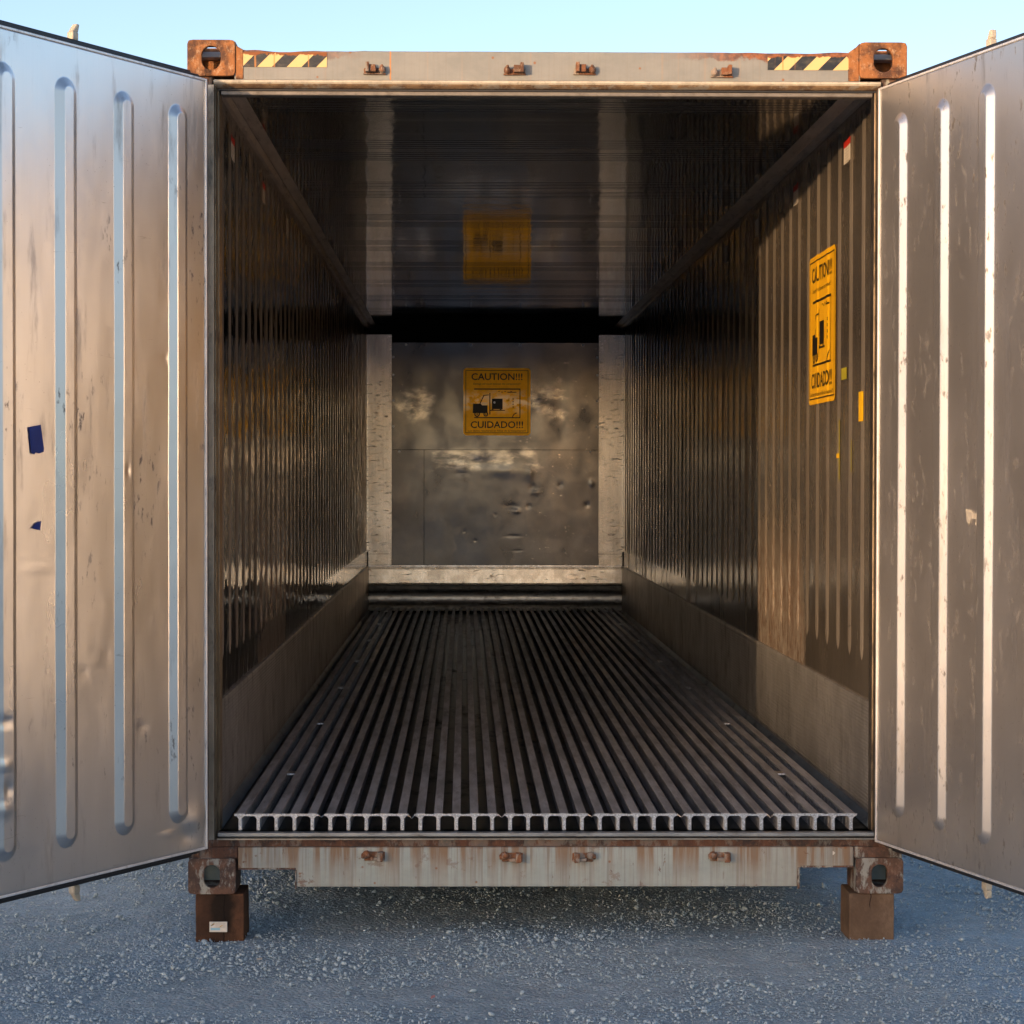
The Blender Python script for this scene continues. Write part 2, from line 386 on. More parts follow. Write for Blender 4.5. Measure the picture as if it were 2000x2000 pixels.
def extrude(pts, axis, a, b_, closed=False, cap=True):   # 2-D profile extruded along an axis; X: pts (y,z); Y: (x,z); Z: (x,y)
    b = bmesh.new()
    f = {'X': lambda p, t: (t, p[0], p[1]), 'Y': lambda p, t: (p[0], t, p[1]), 'Z': lambda p, t: (p[0], p[1], t)}[axis]
    A = [b.verts.new(f(p, a)) for p in pts]; B = [b.verts.new(f(p, b_)) for p in pts]
    n = len(pts)
    for i in range(n if closed else n-1):
        j = (i+1) % n; b.faces.new((A[i], A[j], B[j], B[i]))
    if closed and cap: b.faces.new(A[::-1]); b.faces.new(B)
    bmesh.ops.recalc_face_normals(b, faces=b.faces)
    return b
def grid(xs, ys, fn, name='grid'):
    nx, ny = len(xs), len(ys)
    X, Y = np.meshgrid(xs, ys, indexing='ij')
    P = fn(X, Y).reshape(-1, 3)
    idx = np.arange(nx*ny).reshape(nx, ny)
    Q = np.stack([idx[:-1, :-1], idx[1:, :-1], idx[1:, 1:], idx[:-1, 1:]], -1).reshape(-1, 4)
    me = bpy.data.meshes.new(name); me.vertices.add(len(P)); me.vertices.foreach_set('co', P.astype(np.float32).ravel())
    me.loops.add(Q.size); me.loops.foreach_set('vertex_index', Q.astype(np.int32).ravel())
    me.polygons.add(len(Q)); me.polygons.foreach_set('loop_start', np.arange(0, Q.size, 4, dtype=np.int32))
    me.polygons.foreach_set('loop_total', np.full(len(Q), 4, dtype=np.int32)); me.update(calc_edges=True)
    return me
_lat = RS.rand(256, 256)
def vnoise(x, y):
    xi = np.floor(x).astype(int); yi = np.floor(y).astype(int); fx = x-xi; fy = y-yi
    fx = fx*fx*(3-2*fx); fy = fy*fy*(3-2*fy)
    g = lambda a, b: _lat[a % 256, b % 256]
    return (g(xi, yi)*(1-fx)+g(xi+1, yi)*fx)*(1-fy)+(g(xi, yi+1)*(1-fx)+g(xi+1, yi+1)*fx)*fy
def fbm(x, y, o=4):
    s = 0; a = 1; t = 0
    for i in range(o): s = s+a*vnoise(x*2**i+13.7*i, y*2**i+7.1*i); t += a; a *= .5
    return s/t - .5
def sstep(a, b, x):
    t = np.clip((x-a)/(b-a), 0, 1); return t*t*(3-2*t)
def cyl(b, c, r, h, axis='Y', seg=20, r2=None):
    m = {'Z': Matrix.Identity(4), 'Y': Matrix.Rotation(pi/2, 4, 'X'), 'X': Matrix.Rotation(pi/2, 4, 'Y')}[axis]
    bmesh.ops.create_cone(b, cap_ends=True, segments=seg, radius1=r, radius2=r if r2 is None else r2, depth=h, matrix=Matrix.Translation(c) @ m)
def text_mesh(body, size, width=None, bold=.0, align='CENTER'):
    cu = bpy.data.curves.new('t', 'FONT'); cu.body = body; cu.size = size; cu.align_x = align; cu.align_y = 'CENTER'
    cu.offset = bold; cu.resolution_u = 3
    o = bpy.data.objects.new('t', cu); C.objects.link(o)
    dg = bpy.context.evaluated_depsgraph_get(); dg.update()
    me = bpy.data.meshes.new_from_object(o.evaluated_get(dg))
    bpy.data.objects.remove(o)
    n = len(me.vertices); co = np.empty(n*3); me.vertices.foreach_get('co', co); co = co.reshape(-1, 3)
    c = (co.max(0)+co.min(0))/2
    if align == 'CENTER': co[:, :2] -= c[:2]
    if width: co[:, 0] *= width/(co[:, 0].max()-co[:, 0].min())
    me.vertices.foreach_set('co', co.ravel()); return me

# ---------------------------------------------------------------- key dimensions (metres, front face of the container at y = 0)
Z0, Z1 = .160, 3.056
WX = 1.145; CEIL = 2.95; FT = .430; FB = .373; LEN = 11.45
RIB0, RIBP, RIBN = .365, .235, 47
KICK = .79

# ---------------------------------------------------------------- setting: ground
def gh(x, y):
    near = np.exp(-((x/5)**2+(y/5)**2))
    return near*(.018*fbm(x*1.3+3, y*1.3, 3) + .014*fbm(x*7, y*7, 3) + .009*fbm(x*33, y*33, 3)) + (1-near)*.3*fbm(x*.05, y*.05, 3)*np.clip((np.hypot(x, y)-8)/40, 0, 1)
def axisvals(lo, hi, step, far):
    a = list(np.arange(lo, hi, step)); out = []; d = step; p = lo
    while p > -far: d *= 1.35; p -= d; out.append(p)
    pre = out[::-1]; out = []; d = step; p = a[-1]
    while p < far: d *= 1.35; p += d; out.append(p)
    return np.array(pre+a+out)
gx = axisvals(-2.3, 2.2, .0125, 900); gy = axisvals(-1.5, 3.0, .0125, 900)
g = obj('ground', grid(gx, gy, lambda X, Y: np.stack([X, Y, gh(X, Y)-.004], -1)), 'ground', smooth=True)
g['kind'] = 'structure'
def ridge(X, Y):       # unseen ridge added to block the low sun; local X along it, Y across
    prof = np.exp(-(Y/9.0)**2)
    h = 4.6 + .9*fbm(X*.035+5, X*0+2, 3) + .25*fbm(X*.35, X*0+9, 3)*0.6
    return np.stack([X, Y, prof*h - .15], -1)
rd = obj('sun_blocking_ridge', grid(np.linspace(-260, 260, 400), np.linspace(-24, 24, 33), ridge), m_metal('sun_blocking_ridge_grass', (.10, .085, .05), .95, .3, (.3, .3, .3), metal=0.0), smooth=True)
rd['kind'] = 'structure'
dirn = Vector((SUN.x, SUN.y)).normalized(); rd.location = (dirn.x*72, dirn.y*72, 0)
rd.rotation_euler.z = math.atan2(dirn.y, dirn.x)+pi/2

# gravel: loose stones, joined
def gravel(n=110000):
    phi = (1+5**.5)/2
    V = np.array([(-1,phi,0),(1,phi,0),(-1,-phi,0),(1,-phi,0),(0,-1,phi),(0,1,phi),(0,-1,-phi),(0,1,-phi),(phi,0,-1),(phi,0,1),(-phi,0,-1),(-phi,0,1)], float)
    V /= np.linalg.norm(V[0])
    F = np.array([(0,11,5),(0,5,1),(0,1,7),(0,7,10),(0,10,11),(1,5,9),(5,11,4),(11,10,2),(10,7,6),(7,1,8),(3,9,4),(3,4,2),(3,2,6),(3,6,8),(3,8,9),(4,9,5),(2,4,11),(6,2,10),(8,6,7),(9,8,1)])
    x = RS.uniform(-2.2, 2.1, n); y = RS.uniform(-1.35, 2.9, n)
    clump = fbm(x*1.7+8, y*2.6+1, 4)
    keep = RS.rand(n) < np.clip(.72+clump*2.4, .3, 1)
    x = x[keep]; y = y[keep]; clump = clump[keep]; n = len(x)
    r = np.clip(.0020*np.exp(RS.randn(n)*.55 + clump*1.3), .0009, .010)
    big = RS.rand(n) < .0012; r[big] = RS.uniform(.008, .013, big.sum())
    A = RS.randn(n, 4); A /= np.linalg.norm(A, axis=1)[:, None]; w, i, j, k = A.T
    R = np.stack([1-2*(j*j+k*k), 2*(i*j-k*w), 2*(i*k+j*w), 2*(i*j+k*w), 1-2*(i*i+k*k), 2*(j*k-i*w), 2*(i*k-j*w), 2*(j*k+i*w), 1-2*(i*i+j*j)], -1).reshape(n, 3, 3)
    loc = V[None]*(1+RS.uniform(-.28, .28, (n, 12, 1)))*np.stack([RS.uniform(.9, 1.5, n), RS.uniform(.7, 1.1, n), RS.uniform(.55, .95, n)], -1)[:, None, :]
    P = np.einsum('nij,nvj->nvi', R, loc)*r[:, None, None]
    P[:, :, 2] *= .8
    P += np.stack([x, y, gh(x, y)+r*.28], -1)[:, None, :]
    T = (F[None]+(np.arange(n)*12)[:, None, None]).reshape(-1, 3)
    me = bpy.data.meshes.new('gravel'); P = P.reshape(-1, 3)
    me.vertices.add(len(P)); me.vertices.foreach_set('co', P.astype(np.float32).ravel())
    me.loops.add(T.size); me.loops.foreach_set('vertex_index', T.astype(np.int32).ravel())
    me.polygons.add(len(T)); me.polygons.foreach_set('loop_start', np.arange(0, T.size, 3, dtype=np.int32))
    me.polygons.foreach_set('loop_total', np.full(len(T), 3, dtype=np.int32)); me.update(calc_edges=True)
    at = me.attributes.new('tint', 'FLOAT', 'POINT'); at.data.foreach_set('value', np.repeat(RS.rand(n)**1.5, 12).astype(np.float32))
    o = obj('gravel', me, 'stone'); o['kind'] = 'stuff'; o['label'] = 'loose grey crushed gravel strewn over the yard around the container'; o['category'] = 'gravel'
gravel()

# ---------------------------------------------------------------- the container
box_root = bpy.data.objects.new('shipping_container', None); C.objects.link(box_root)
box_root['label'] = 'refrigerated steel shipping container standing on timber blocks with both end doors swung open'
box_root['category'] = 'shipping container'
R = box_root

# side walls: flat stainless sheets with pressed vertical ribs
for s in (-1, 1):
    def wfn(Y, Z, s=s): return np.stack([s*(WX + .0012*fbm(Y*1.7+s*9, Z*1.1, 3)), Y, Z], -1)
    w = obj('side_wall', grid(np.linspace(.06, LEN+.2, 330), np.linspace(KICK-.05, CEIL, 60), wfn), 'wall' if s > 0 else 'wall_l', R, smooth=True)
    zt, zb = 2.86, .955
    for k in range(RIBN):
        if k == 0:
            b = bmesh.new()
            hw, tw, h = .033, .016, .0034
            prof = [(-hw, 0), (-tw, h), (tw, h), (hw, 0)]
            rows = [(zb-.03, 0.05, .0), (zb-.012, .62, .7), (zb+.012, 1, 1), (zt, 1, 1), (zt+.03, .2, 0)]
            R_ = []
            for z, sc, hs in rows:
                R_.append([b.verts.new((-s*(q*hs), p*max(sc, .06), z)) for p, q in prof])
            for a_, b_ in zip(R_[:-1], R_[1:]):
                for i in range(3): b.faces.new((a_[i], a_[i+1], b_[i+1], b_[i]))
            bmesh.ops.recalc_face_normals(b, faces=b.faces)
            r0 = obj('wall_rib', b, 'rib', w, bevel=.0025); r0.location = (s*(WX-.0005), RIB0, 0)
        else:
            r = r0.copy(); C.objects.link(r); r.parent = w; r.location = (s*(WX-.0005), RIB0+k*RIBP, 0)
    # kick plate with fine horizontal flutes
    zs = np.arange(FB, KICK, .0033); 
    pts = [(s*(WX-.012 - (.0012 if (i // 2) % 2 else 0)), z) for i, z in enumerate(zs)]
    pts += [(s*(WX-.014), KICK-.004), (s*(WX-.010), KICK+.004), (s*WX, KICK+.004)]
    obj('kick_plate', extrude(pts, 'Y', .06, LEN), 'kick', R)
    obj('floor_gutter', extrude([(s*(WX-.0135), FB+.034), (s*(WX-.020), FB+.026), (s*(WX-.038), FB+.004)], 'Y', .05, LEN), 'gutter', R)
    # ceiling corner moulding: two facets and a bead
    c0 = CEIL
    pts = [(s*WX, c0-.030), (s*(WX-.014), c0-.027), (s*(WX-.028), c0-.013), (s*(WX-.033), c0-.017), (s*(WX-.040), c0-.015), (s*(WX-.066), c0-.004), (s*(WX-.074), c0)]
    obj('ceiling_moulding', extrude(pts, 'Y', .10, LEN+.1), 'mould', R)
    # jamb: stepped aluminium door frame
    pts = [(s*1.150, .001), (s*1.1335, .001), (s*1.1325, -.005), (s*1.1295, -.005), (s*1.1265, .010), (s*1.1235, .008), (s*1.1175, .030), (s*1.115, .028), (s*1.108, .046), (s*1.108, .052), (s*1.115, .07), (s*1.15, .12)]
    obj('door_jamb', extrude(pts, 'Z', .345, 2.905), 'frame', R)
    b = boxes((min(s*1.219, s*1.135), max(s*1.219, s*1.135), .012, .16, Z0+.11, Z1-.11))
    obj('corner_post', b, 'rust_band' if s < 0 else 'rust_low', R, bevel=.006)
    # outer skin and roof rail
    obj('outer_side_panel', boxes((min(s*1.205, s*1.219), max(s*1.205, s*1.219), .17, 12.0, Z0+.04, Z1-.02)), 'roof', R)
obj('roof_panel', boxes((-1.204, 1.204, .1, 12.0, 3.018, 3.036)), 'roof', R)
obj('end_wall', boxes((-1.204, 1.204, 11.96, 12.0, Z0+.04, 3.017)), 'roof', R)
obj('underframe', boxes((-1.20, 1.20, .15, 11.9, .315, .34)), 'rust_band', R)

# ceiling with groups of fine grooves
ys = [.09]; zsx = [0]
base_y = .23
k = 0
while base_y+k*1.18 < LEN:
    for off in (0, .05, .10, .15, .20, .32, .37, .42, .47, .52):
        c = base_y+k*1.18+off
        if c < .12 or c > LEN: continue
        ys += [c-.006, c-.003, c+.003, c+.006]; zsx += [0, .009, .009, 0]
    k += 1
ys.append(LEN+.3); zsx.append(0)
ce = obj('ceiling', extrude([(y, CEIL+z) for y, z in zip(ys, zsx)], 'X', -WX, WX), 'ceil', R)
ce.data.materials.append(MT['rubber_and_shade'])
for p_ in ce.data.polygons:
    if p_.center.z > CEIL+.0001: p_.material_index = 1  # groove faces coloured black in place of the shade inside them

# back wall
YB = LEN
dents = [(-.35, 1.70, .10, .03, .010), (-.1, 1.72, .16, .05, -.012), (.10, 1.64, .15, .05, .014), (-.30, 1.62, .05, .02, -.008),
         (.31, 1.62, .03, .05, .012), (.33, 1.50, .03, .03, -.010), (.36, 1.45, .04, .02, .010), (.14, 1.33, .05, .025, -.012), (.19, 1.28, .03, .02, .010),
         (.30, 1.33, .02, .02, -.008), (.16, 1.06, .06, .012, -.010), (.2, .93, .04, .008, -.006), (.58, 1.52, .02, .02, -.008), (.86, 1.53, .02, .03, .008),
         (.82, 1.34, .02, .02, -.007), (.0, 1.25, .015, .015, -.005), (-.18, 1.02, .015, .012, -.005),
         (.42, 2.33, .10, .12, -.013), (.40, 2.24, .05, .05, .012), (.58, 2.20, .06, .30, -.012), (-.72, 2.28, .14, .14, -.012), (-.02, 2.28, .26, .10, -.012), (-.28, 1.10, .01, .01, -.004)]
def bk(X, Z):
    h = .003*fbm(X*2.2+4, Z*2.2, 3)
    for x, z, a, b_, d in dents:
        h = h + d*(.13 if a > .055 else .22)*np.exp(-(((X-x)/a)**2+((Z-z)/b_)**2))*(1+.8*fbm(X*14+x*9, Z*14, 2))
    return h
for nm, z0, z1, y in (('back_panel', .802, 1.830, YB-.006), ('back_panel', 1.834, 2.789, YB-.004)):
    p = obj(nm, grid(np.linspace(-.925, .922, 230), np.linspace(z0, z1, 130), lambda X, Z: np.stack([X, y - bk(X, Z), Z], -1)), 'back', R, smooth=True)
    p.data.flip_normals()
    if z0 < 1:
        obj('panel_seam', boxes((-.641, -.637, y-.006, y-.002, z0, z1)), 'black', p)
        pts = [(-.86, 1.815), (.85, 1.815)]
    else:
        pts = [(-.913, z) for z in (2.66, 2.50, 2.27, 2.04)]+[(.908, z) for z in (2.66, 2.50, 2.27, 2.04)]+[(-.01, 2.255), (-.80, 2.77), (-.22, 2.77), (.22, 2.77), (.78, 2.77)]
    for i, (x, z) in enumerate(pts):
        b = bmesh.new(); cyl(b, (0, 0, 0), .0105, .010, 'Y', 12); rv = obj('rivet', b, 'floorend', p, loc=(x, y-.010, z), bevel=.002)
for s, x0, x1 in ((-1, -WX, -.927), (1, .924, WX)):
    n = 9; w_ = (x1-x0)/n; pts = []
    for i in range(n): pts += [(x0+i*w_, YB-.002), (x0+(i+.45)*w_, YB-.002), (x0+(i+.5)*w_, YB-.006), (x0+(i+.95)*w_, YB-.006)]
    pts.append((x1, YB-.002))
    obj('back_column', extrude(pts, 'Z', .90, 2.86), 'column', R)
    obj('column_foot', boxes((x0, x1, YB-.012, YB, .80, .899)), 'column', R, bevel=.002)
    obj('corner_seal', boxes((s*WX-.007, s*WX+.007, YB-.06, YB-.013, FT, .92)), 'rubber_and_shade', R)
obj('air_gap', boxes((-WX, WX, YB+.12, YB+.14, 2.75, CEIL)), 'black', R)
obj('back_wall_core', boxes((-WX, WX, YB+.002, YB+.02, FB, 2.787)), 'black', R)
obj('back_ledge', extrude([(YB, .802), (YB-.030, .800), (YB-.032, .784), (YB-.022, .780), (YB-.022, .770), (YB-.032, .768), (YB-.032, .762)], 'X', -WX+.01, WX-.01), 'column', R)
obj('back_rail', extrude([(YB-.020, .762), (YB-.024, .640), (YB-.03, .632), (YB-.03, .626)], 'X', -WX+.01, WX-.01), 'column', R)
obj('rail_seam', boxes((-WX+.01, WX-.01, YB-.034, YB-.031, .622, .630)), 'black', R)
arc = [(YB-.02-.13*(1-cos(t)), .515-.125*sin(t)) for t in np.linspace(-1.05, 1.25, 18)]
o = obj('air_guide', extrude(arc, 'X', -WX+.01, WX-.01), 'duct', R, smooth=True)

# floor: base pan + extruded T bars
obj('floor_pan', boxes((-WX+.03, WX-.03, .006, LEN, FB-.02, FB)), 'pan', R)
BX = [-1.045 + 2.09*i/34 for i in range(35)]
def tbar(perf):
    b = bmesh.new(); tw = .0148; ww = .0065; tt = .0095; y0 = .034; y1 = LEN-.17
    p = [(-tw, 0), (-tw, -.003), (-tw+.003, -tt), (-ww-.003, -tt), (-ww, -tt-.004), (-ww, -(FT-FB)), (ww, -(FT-FB)), (ww, -tt-.004), (ww+.003, -tt), (tw-.003, -tt), (tw, -.003), (tw, 0)]
    if not perf:
        return extrude(p, 'Y', y0, y1, True)
    top = [(-tw, 0), (-tw, -tt), (tw, -tt), (tw, 0)]
    b = extrude(top, 'Y', y0, y1, True); y = y0
    while y < y1-.1:
        box(b, -ww, ww, y, y+.045, -(FT-FB), -tt)
        n0 = len(b.faces); box(b, -ww-.0008, ww+.0008, y+.0455, y+.050, -.040, -.020); b.faces.ensure_lookup_table()
        for f in b.faces[n0:]: f.material_index = 1  # bright slabs stand for light seen through the web slots
        y += .062
    return b
base_bar = None; perf_bar = None
floor = obj('floor', boxes((-WX, WX, .02, LEN, .345, FB-.021)), 'rust_band', R)
for i, x in enumerate(BX):
    perf = i < 3 or i > 31
    src = perf_bar if perf else base_bar
    if src is None:
        o = obj('floor_bar', tbar(perf), 'floorm', floor)
        if perf: perf_bar = o; o.data.materials.append(MT['floorend'])
        else: base_bar = o
    else:
        o = src.copy(); C.objects.link(o); o.parent = floor
    o.location = (x, 0, FT)
# cut front ends: bright legs, nosing strip with rounded inside corners, split every five bars
def nose(i0, i1):
    b = bmesh.new(); p = BX[1]-BX[0]
    for i in range(i0, i1+1):
        x = BX[i]; w_ = random.uniform(.0044, .0064)
        j = random.uniform(-.001, .001)
        prof = [(x-w_+j, FB), (x+w_, FB), (x+w_*.85, FT-.018), (x+w_+.008, FT-.0082)]
        prof += [(x+.5*p if i < i1 else x+.019, FT-.0082), (x+.5*p if i < i1 else x+.021, FT-random.uniform(0, .002)), (x-.5*p if i > i0 else x-.021, FT-random.uniform(0, .002)), (x-.5*p if i > i0 else x-.019, FT-.0082), (x-w_-.008, FT-.0082), (x-w_*.85, FT-.018)]
        A = [b.verts.new((q[0], .026, q[1])) for q in prof]; B = [b.verts.new((q[0], .0335, q[1])) for q in prof]
        b.faces.new(A); b.faces.new(B[::-1])
        for a_ in range(len(A)): c_ = (a_+1) % len(A); b.faces.new((A[c_], A[a_], B[a_], B[c_]))
    bmesh.ops.recalc_face_normals(b, faces=b.faces)
    return b
for i0 in range(0, 35, 5): obj('floor_bar_end', nose(i0, i0+4), 'floorend', floor)
for k in range(6):                                     # bent lips between floor sections
    xm = (BX[4+5*k]+BX[5+5*k])/2
    b = bmesh.new()
    for sg, hh in ((-1, random.uniform(.006, .012)), (1, random.uniform(.008, .014))):
        v = [b.verts.new(q) for q in ((xm+sg*.013, .028, FT), (xm+sg*.013, .028, FT-.005), (xm+sg*.001, .022, FT-hh-.004), (xm+sg*.001, .022, FT-hh))]
        b.faces.new(v)
    bmesh.ops.solidify(b, geom=b.faces[:], thickness=.003)
    obj('torn_lip', b, 'floorend', floor)
clip0 = None
for k in range(7):
    for xa in (BX[1], BX[32]):
        if clip0 is None: clip0 = o = obj('floor_clip', boxes((-.014, BX[1]-BX[0]+.004, -.035, .035, -.012, -.003)), 'floorend', floor, bevel=.003)
        else: o = clip0.copy(); C.objects.link(o); o.parent = floor
        o.location = (xa, 1.04+1.65*k, FT) if k < 6 else (xa, 1.04+1.65*5.97, FT)

# threshold, sill beam
obj('threshold', extrude([(.05, FB), (.004, FB), (-.004, FB-.004), (-.004, .358), (.000, .353), (.03, .352)], 'X', -1.118, 1.118), 'sill', R)
obj('threshold_trim', boxes((-1.12, 1.12, -.006, .02, .3455, .3505)), 'frame', R)
obj('sill_recess', boxes((-1.16, 1.16, .014, .10, .319, .345)), 'rust_band', R, bevel=.003)
pts = [(-1.05, .3195), (-1.05, .243), (-.855, .243), (-.850, .183), (.858, .183), (.860, .240), (.872, .249), (1.05, .249), (1.05, .3195)]
lower = obj('lower_beam', extrude([(x, z) for x, z in pts], 'Y', .004, .10, True), 'paint', R, bevel=.004)
# flange around the fork notch
obj('beam_flange', boxes((-1.05, -.853, -.002, .0035, .243, .249), (-.856, -.8505, -.002, .0035, .176, .243)), 'rust_low', lower, bevel=.002)
obj('beam_flange', boxes((.872, 1.05, -.002, .0035, .249, .255), (.8565, .865, -.002, .0035, .176, .250)), 'rust_low', lower, bevel=.002)
obj('base_plate', boxes((-1.19, -1.051, .010, .14, .279, .3185)), 'rust_band', R, bevel=.004)
obj('base_plate', boxes((1.051, 1.19, .010, .14, .279, .3185)), 'rust_low', R, bevel=.004)
b = bmesh.new(); b.faces.new([b.verts.new(q) for q in ((0, 0, .009), (.009, 0, .002), (.004, 0, -.004), (0, 0, -.006))])
obj('paper_scrap', b, 'white', lower, loc=(.978, .0025, .297))

# header beam
hb = bmesh.new()
XS = np.linspace(-1.06, 1.06, 160)
prev = None
for x in XS:
    d = max(0, abs(x)-.62)
    t = 3.022 + .0035*fbm(np.array(x*9.), np.array(2.), 3)*(1 if d > 0 else .15)*3
    e = max(0, abs(x)-1.02)/.04; t += min(1, e)**1.5*.018
    cur = [hb.verts.new(q) for q in ((x, .10, t), (x, .006, t-.001), (x, .004, t-.004), (x, .004, 2.924), (x, .10, 2.924))]
    if prev:
        for i in range(4): hb.faces.new((prev[i], prev[i+1], cur[i+1], cur[i]))
    prev = cur
bmesh.ops.recalc_face_normals(hb, faces=hb.faces)
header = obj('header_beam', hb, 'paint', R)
obj('weld_bead', extrude([(.004, 2.9235), (-.004, 2.920), (-.006, 2.914), (-.001, 2.909)], 'X', -1.13, 1.13), 'cream', R)
obj('header_lip', extrude([(-.001, 2.909), (.006, 2.904), (.02, 2.898), (.04, 2.896)], 'X', -1.13, 1.13), 'rust_lip', R)
obj('header_seal', boxes((-1.13, 1.13, .024, .05, 2.8905, 2.8955)), 'rubber_and_shade', R)
obj('header_frame', extrude([(.034, 2.890), (.030, 2.889), (.030, 2.878), (.034, 2.876), (.075, 2.876), (.085, 2.90), (.09, CEIL)], 'X', -1.108, 1.108), 'dullframe', R)
for nm, x0, x1, z0, z1, pr, ph in (('hazard_tape', -1.048, -.748, 2.966, 3.016, .095, .0), ('hazard_tape', .746, 1.043, 2.962, 3.010, .095, .45)):
    obj(nm, boxes((x0, x1, .0015, .0032, z0, z1)), m_stripe(x0, .10, ph), header)

# corner castings, hollow with slotted openings
def slot_plate(b, w, h, hw, hh, t, T, r=.012, hr=None):   # plate in local XZ, thickness t along Y; T maps to place
    n = 48
    def rr(W_, H_, rad, a):
        c, s_ = cos(a), sin(a)
        # superellipse-like rounded rectangle by marching
        k_ = 1/max(abs(c)/W_, abs(s_)/H_); x, z = c*k_, s_*k_
        if abs(x) > W_-rad and abs(z) > H_-rad:
            cx, cz = math.copysign(W_-rad, x), math.copysign(H_-rad, z)
            # intersect ray with corner circle
            B_ = c*cx+s_*cz; Cc = cx*cx+cz*cz-rad*rad; D_ = max(0, B_*B_-Cc); k_ = B_+math.sqrt(D_); x, z = c*k_, s_*k_
        return x, z
    ang = [2*pi*i/n for i in range(n)]
    loops = []
    for (W_, H_, rad), y in (((w/2, h/2, r), 0), ((hw/2, hh/2, hr or hw/2*.98), 0), ((hw/2, hh/2, hr or hw/2*.98), t), ((w/2, h/2, r), t)):
        loops.append([b.verts.new(T @ Vector((*[rr(W_, H_, rad, a)[0]], y, rr(W_, H_, rad, a)[1]))) for a in ang])
    for A, B in ((0, 1), (1, 2), (2, 3), (3, 0)):
        for i in range(n):
            j = (i+1) % n; b.faces.new((loops[A][i], loops[A][j], loops[B][j], loops[B][i]))
def casting(s, zb, mat, top):
    b = bmesh.new(); W_, H_, D_ = .162, .122, .178
    slot_plate(b, W_, H_, .064 if top else .054, .080 if top else .078, .022, Matrix.Translation((W_/2, 0, H_/2)), r=.012)
    xo = 0 if s < 0 else W_                                   # outer side plate with its own slot
    rot = Matrix.Rotation(pi/2, 4, 'Z')
    slot_plate(b, D_-.046, H_-.004, .05, .076, .02, Matrix.Translation((xo+(.021 if s < 0 else -.001), D_/2, H_/2)) @ rot, r=.004)
    xi = W_-.02 if s < 0 else 0
    box(b, xi+.001, xi+.019, .0225, D_-.002, .001, H_-.001)
    box(b, .021, W_-.021, .0225, D_-.002, .0015, .016)
    zt = H_-.017
    for q in ((.021, W_-.021, .0225, .05), (.021, W_-.021, D_-.045, D_-.002)): box(b, q[0], q[1], q[2], q[3], zt, H_-.0015)
    box(b, .021, .045, .051, D_-.046, zt, H_-.0015); box(b, W_-.045, W_-.021, .051, D_-.046, zt, H_-.0015)
    box(b, .021, W_-.021, D_-.018, D_-.003, .017, zt-.001)
    bmesh.ops.recalc_face_normals(b, faces=b.faces)
    x = -1.219 if s < 0 else 1.219-W_
    o = obj('corner_casting', b, mat, R, loc=(x, -.006, zb), bevel=.003)
    o['label'] = ('bright orange rusted' if top else 'brown rusted flaking painted')+' corner casting with an oval slot'
    return o
for s in (-1, 1):
    casting(s, Z1-.122, 'rust_top', True)
    c = casting(s, Z0, 'rust_low', False)
    obj('inner_plate', boxes((.030, .132, .150, .156, .02, .078), ), 'bluegrey', c)
    obj('inner_rail', boxes((.030, .132, .140, .149, .078, .083)), 'cream', c)
    x0 = -1.057 if s < 0 else 1.027
# gusset between casting and header
obj('gusset', extrude([(-1.0565, 2.925), (-1.0565, 3.040), (-1.048, 3.034), (-1.030, 3.024), (-1.030, 2.925)], 'Y', .0, .09, True), 'rust_top', R, bevel=.003)
obj('gusset', extrude([(1.0565, 2.925), (1.0565, 3.046), (1.046, 3.040), (1.020, 3.022), (1.020, 2.925)], 'Y', -.0005, .09, True), 'rust_top', R, bevel=.003)

# cam keepers
def keeper(top, mir):
    b = bmesh.new(); m = -1 if mir else 1
    def bx(x0, x1, *r): box(b, min(m*x0, m*x1), max(m*x0, m*x1), *r)
    if top:
        bx(-.040, .036, -.010, .002, -.016, -.012)                 # shelf
        bx(-.034, .034, -.005, .002, -.012, .006)                  # base
        bx(-.006, .016, -.030, .001, -.010, .014)                  # web
        bx(.016, .028, -.040, .001, -.011, .021)                   # tall lug
        bmesh.ops.create_icosphere(b, subdivisions=2, radius=.012, matrix=Matrix.Translation((m*-.028, -.012, -.001)) @ Matrix.Diagonal((1, 1.5, 1.15, 1)))
        bmesh.ops.create_icosphere(b, subdivisions=1, radius=.007, matrix=Matrix.Translation((m*-.027, -.024, .009)))
    else:
        bx(-.034, .036, -.006, .002, -.020, .010)
        bx(-.012, .014, -.022, .001, -.017, -.006)
        bx(.012, .030, -.036, .001, -.019, .012)
        bmesh.ops.create_icosphere(b, subdivisions=2, radius=.013, matrix=Matrix.Translation((m*-.026, -.013, .003)) @ Matrix.Diagonal((1.1, 1.6, 1, 1)))
        cyl(b, (m*-.034, -.018, -.001), .009, .018, 'X', 12)
    for v in b.verts: v.co += Vector((random.uniform(-1, 1), random.uniform(-1, 1), random.uniform(-1, 1)))*.0009
    return b
for x, z, mir in ((-.588, 2.957, True), (-.110, 2.957, False), (.122, 2.959, True), (.592, 2.951, False)):
    obj('cam_keeper', keeper(True, mir), 'rust_cam', header, loc=(x, .002, z), bevel=.0022)
for x, z, mir in ((-.586, .2945, False), (-.117, .290, False), (.124, .290, True), (.593, .291, False)):
    obj('cam_keeper', keeper(False, mir), 'rust_cam', lower, loc=(x, .002, z), bevel=.0022)

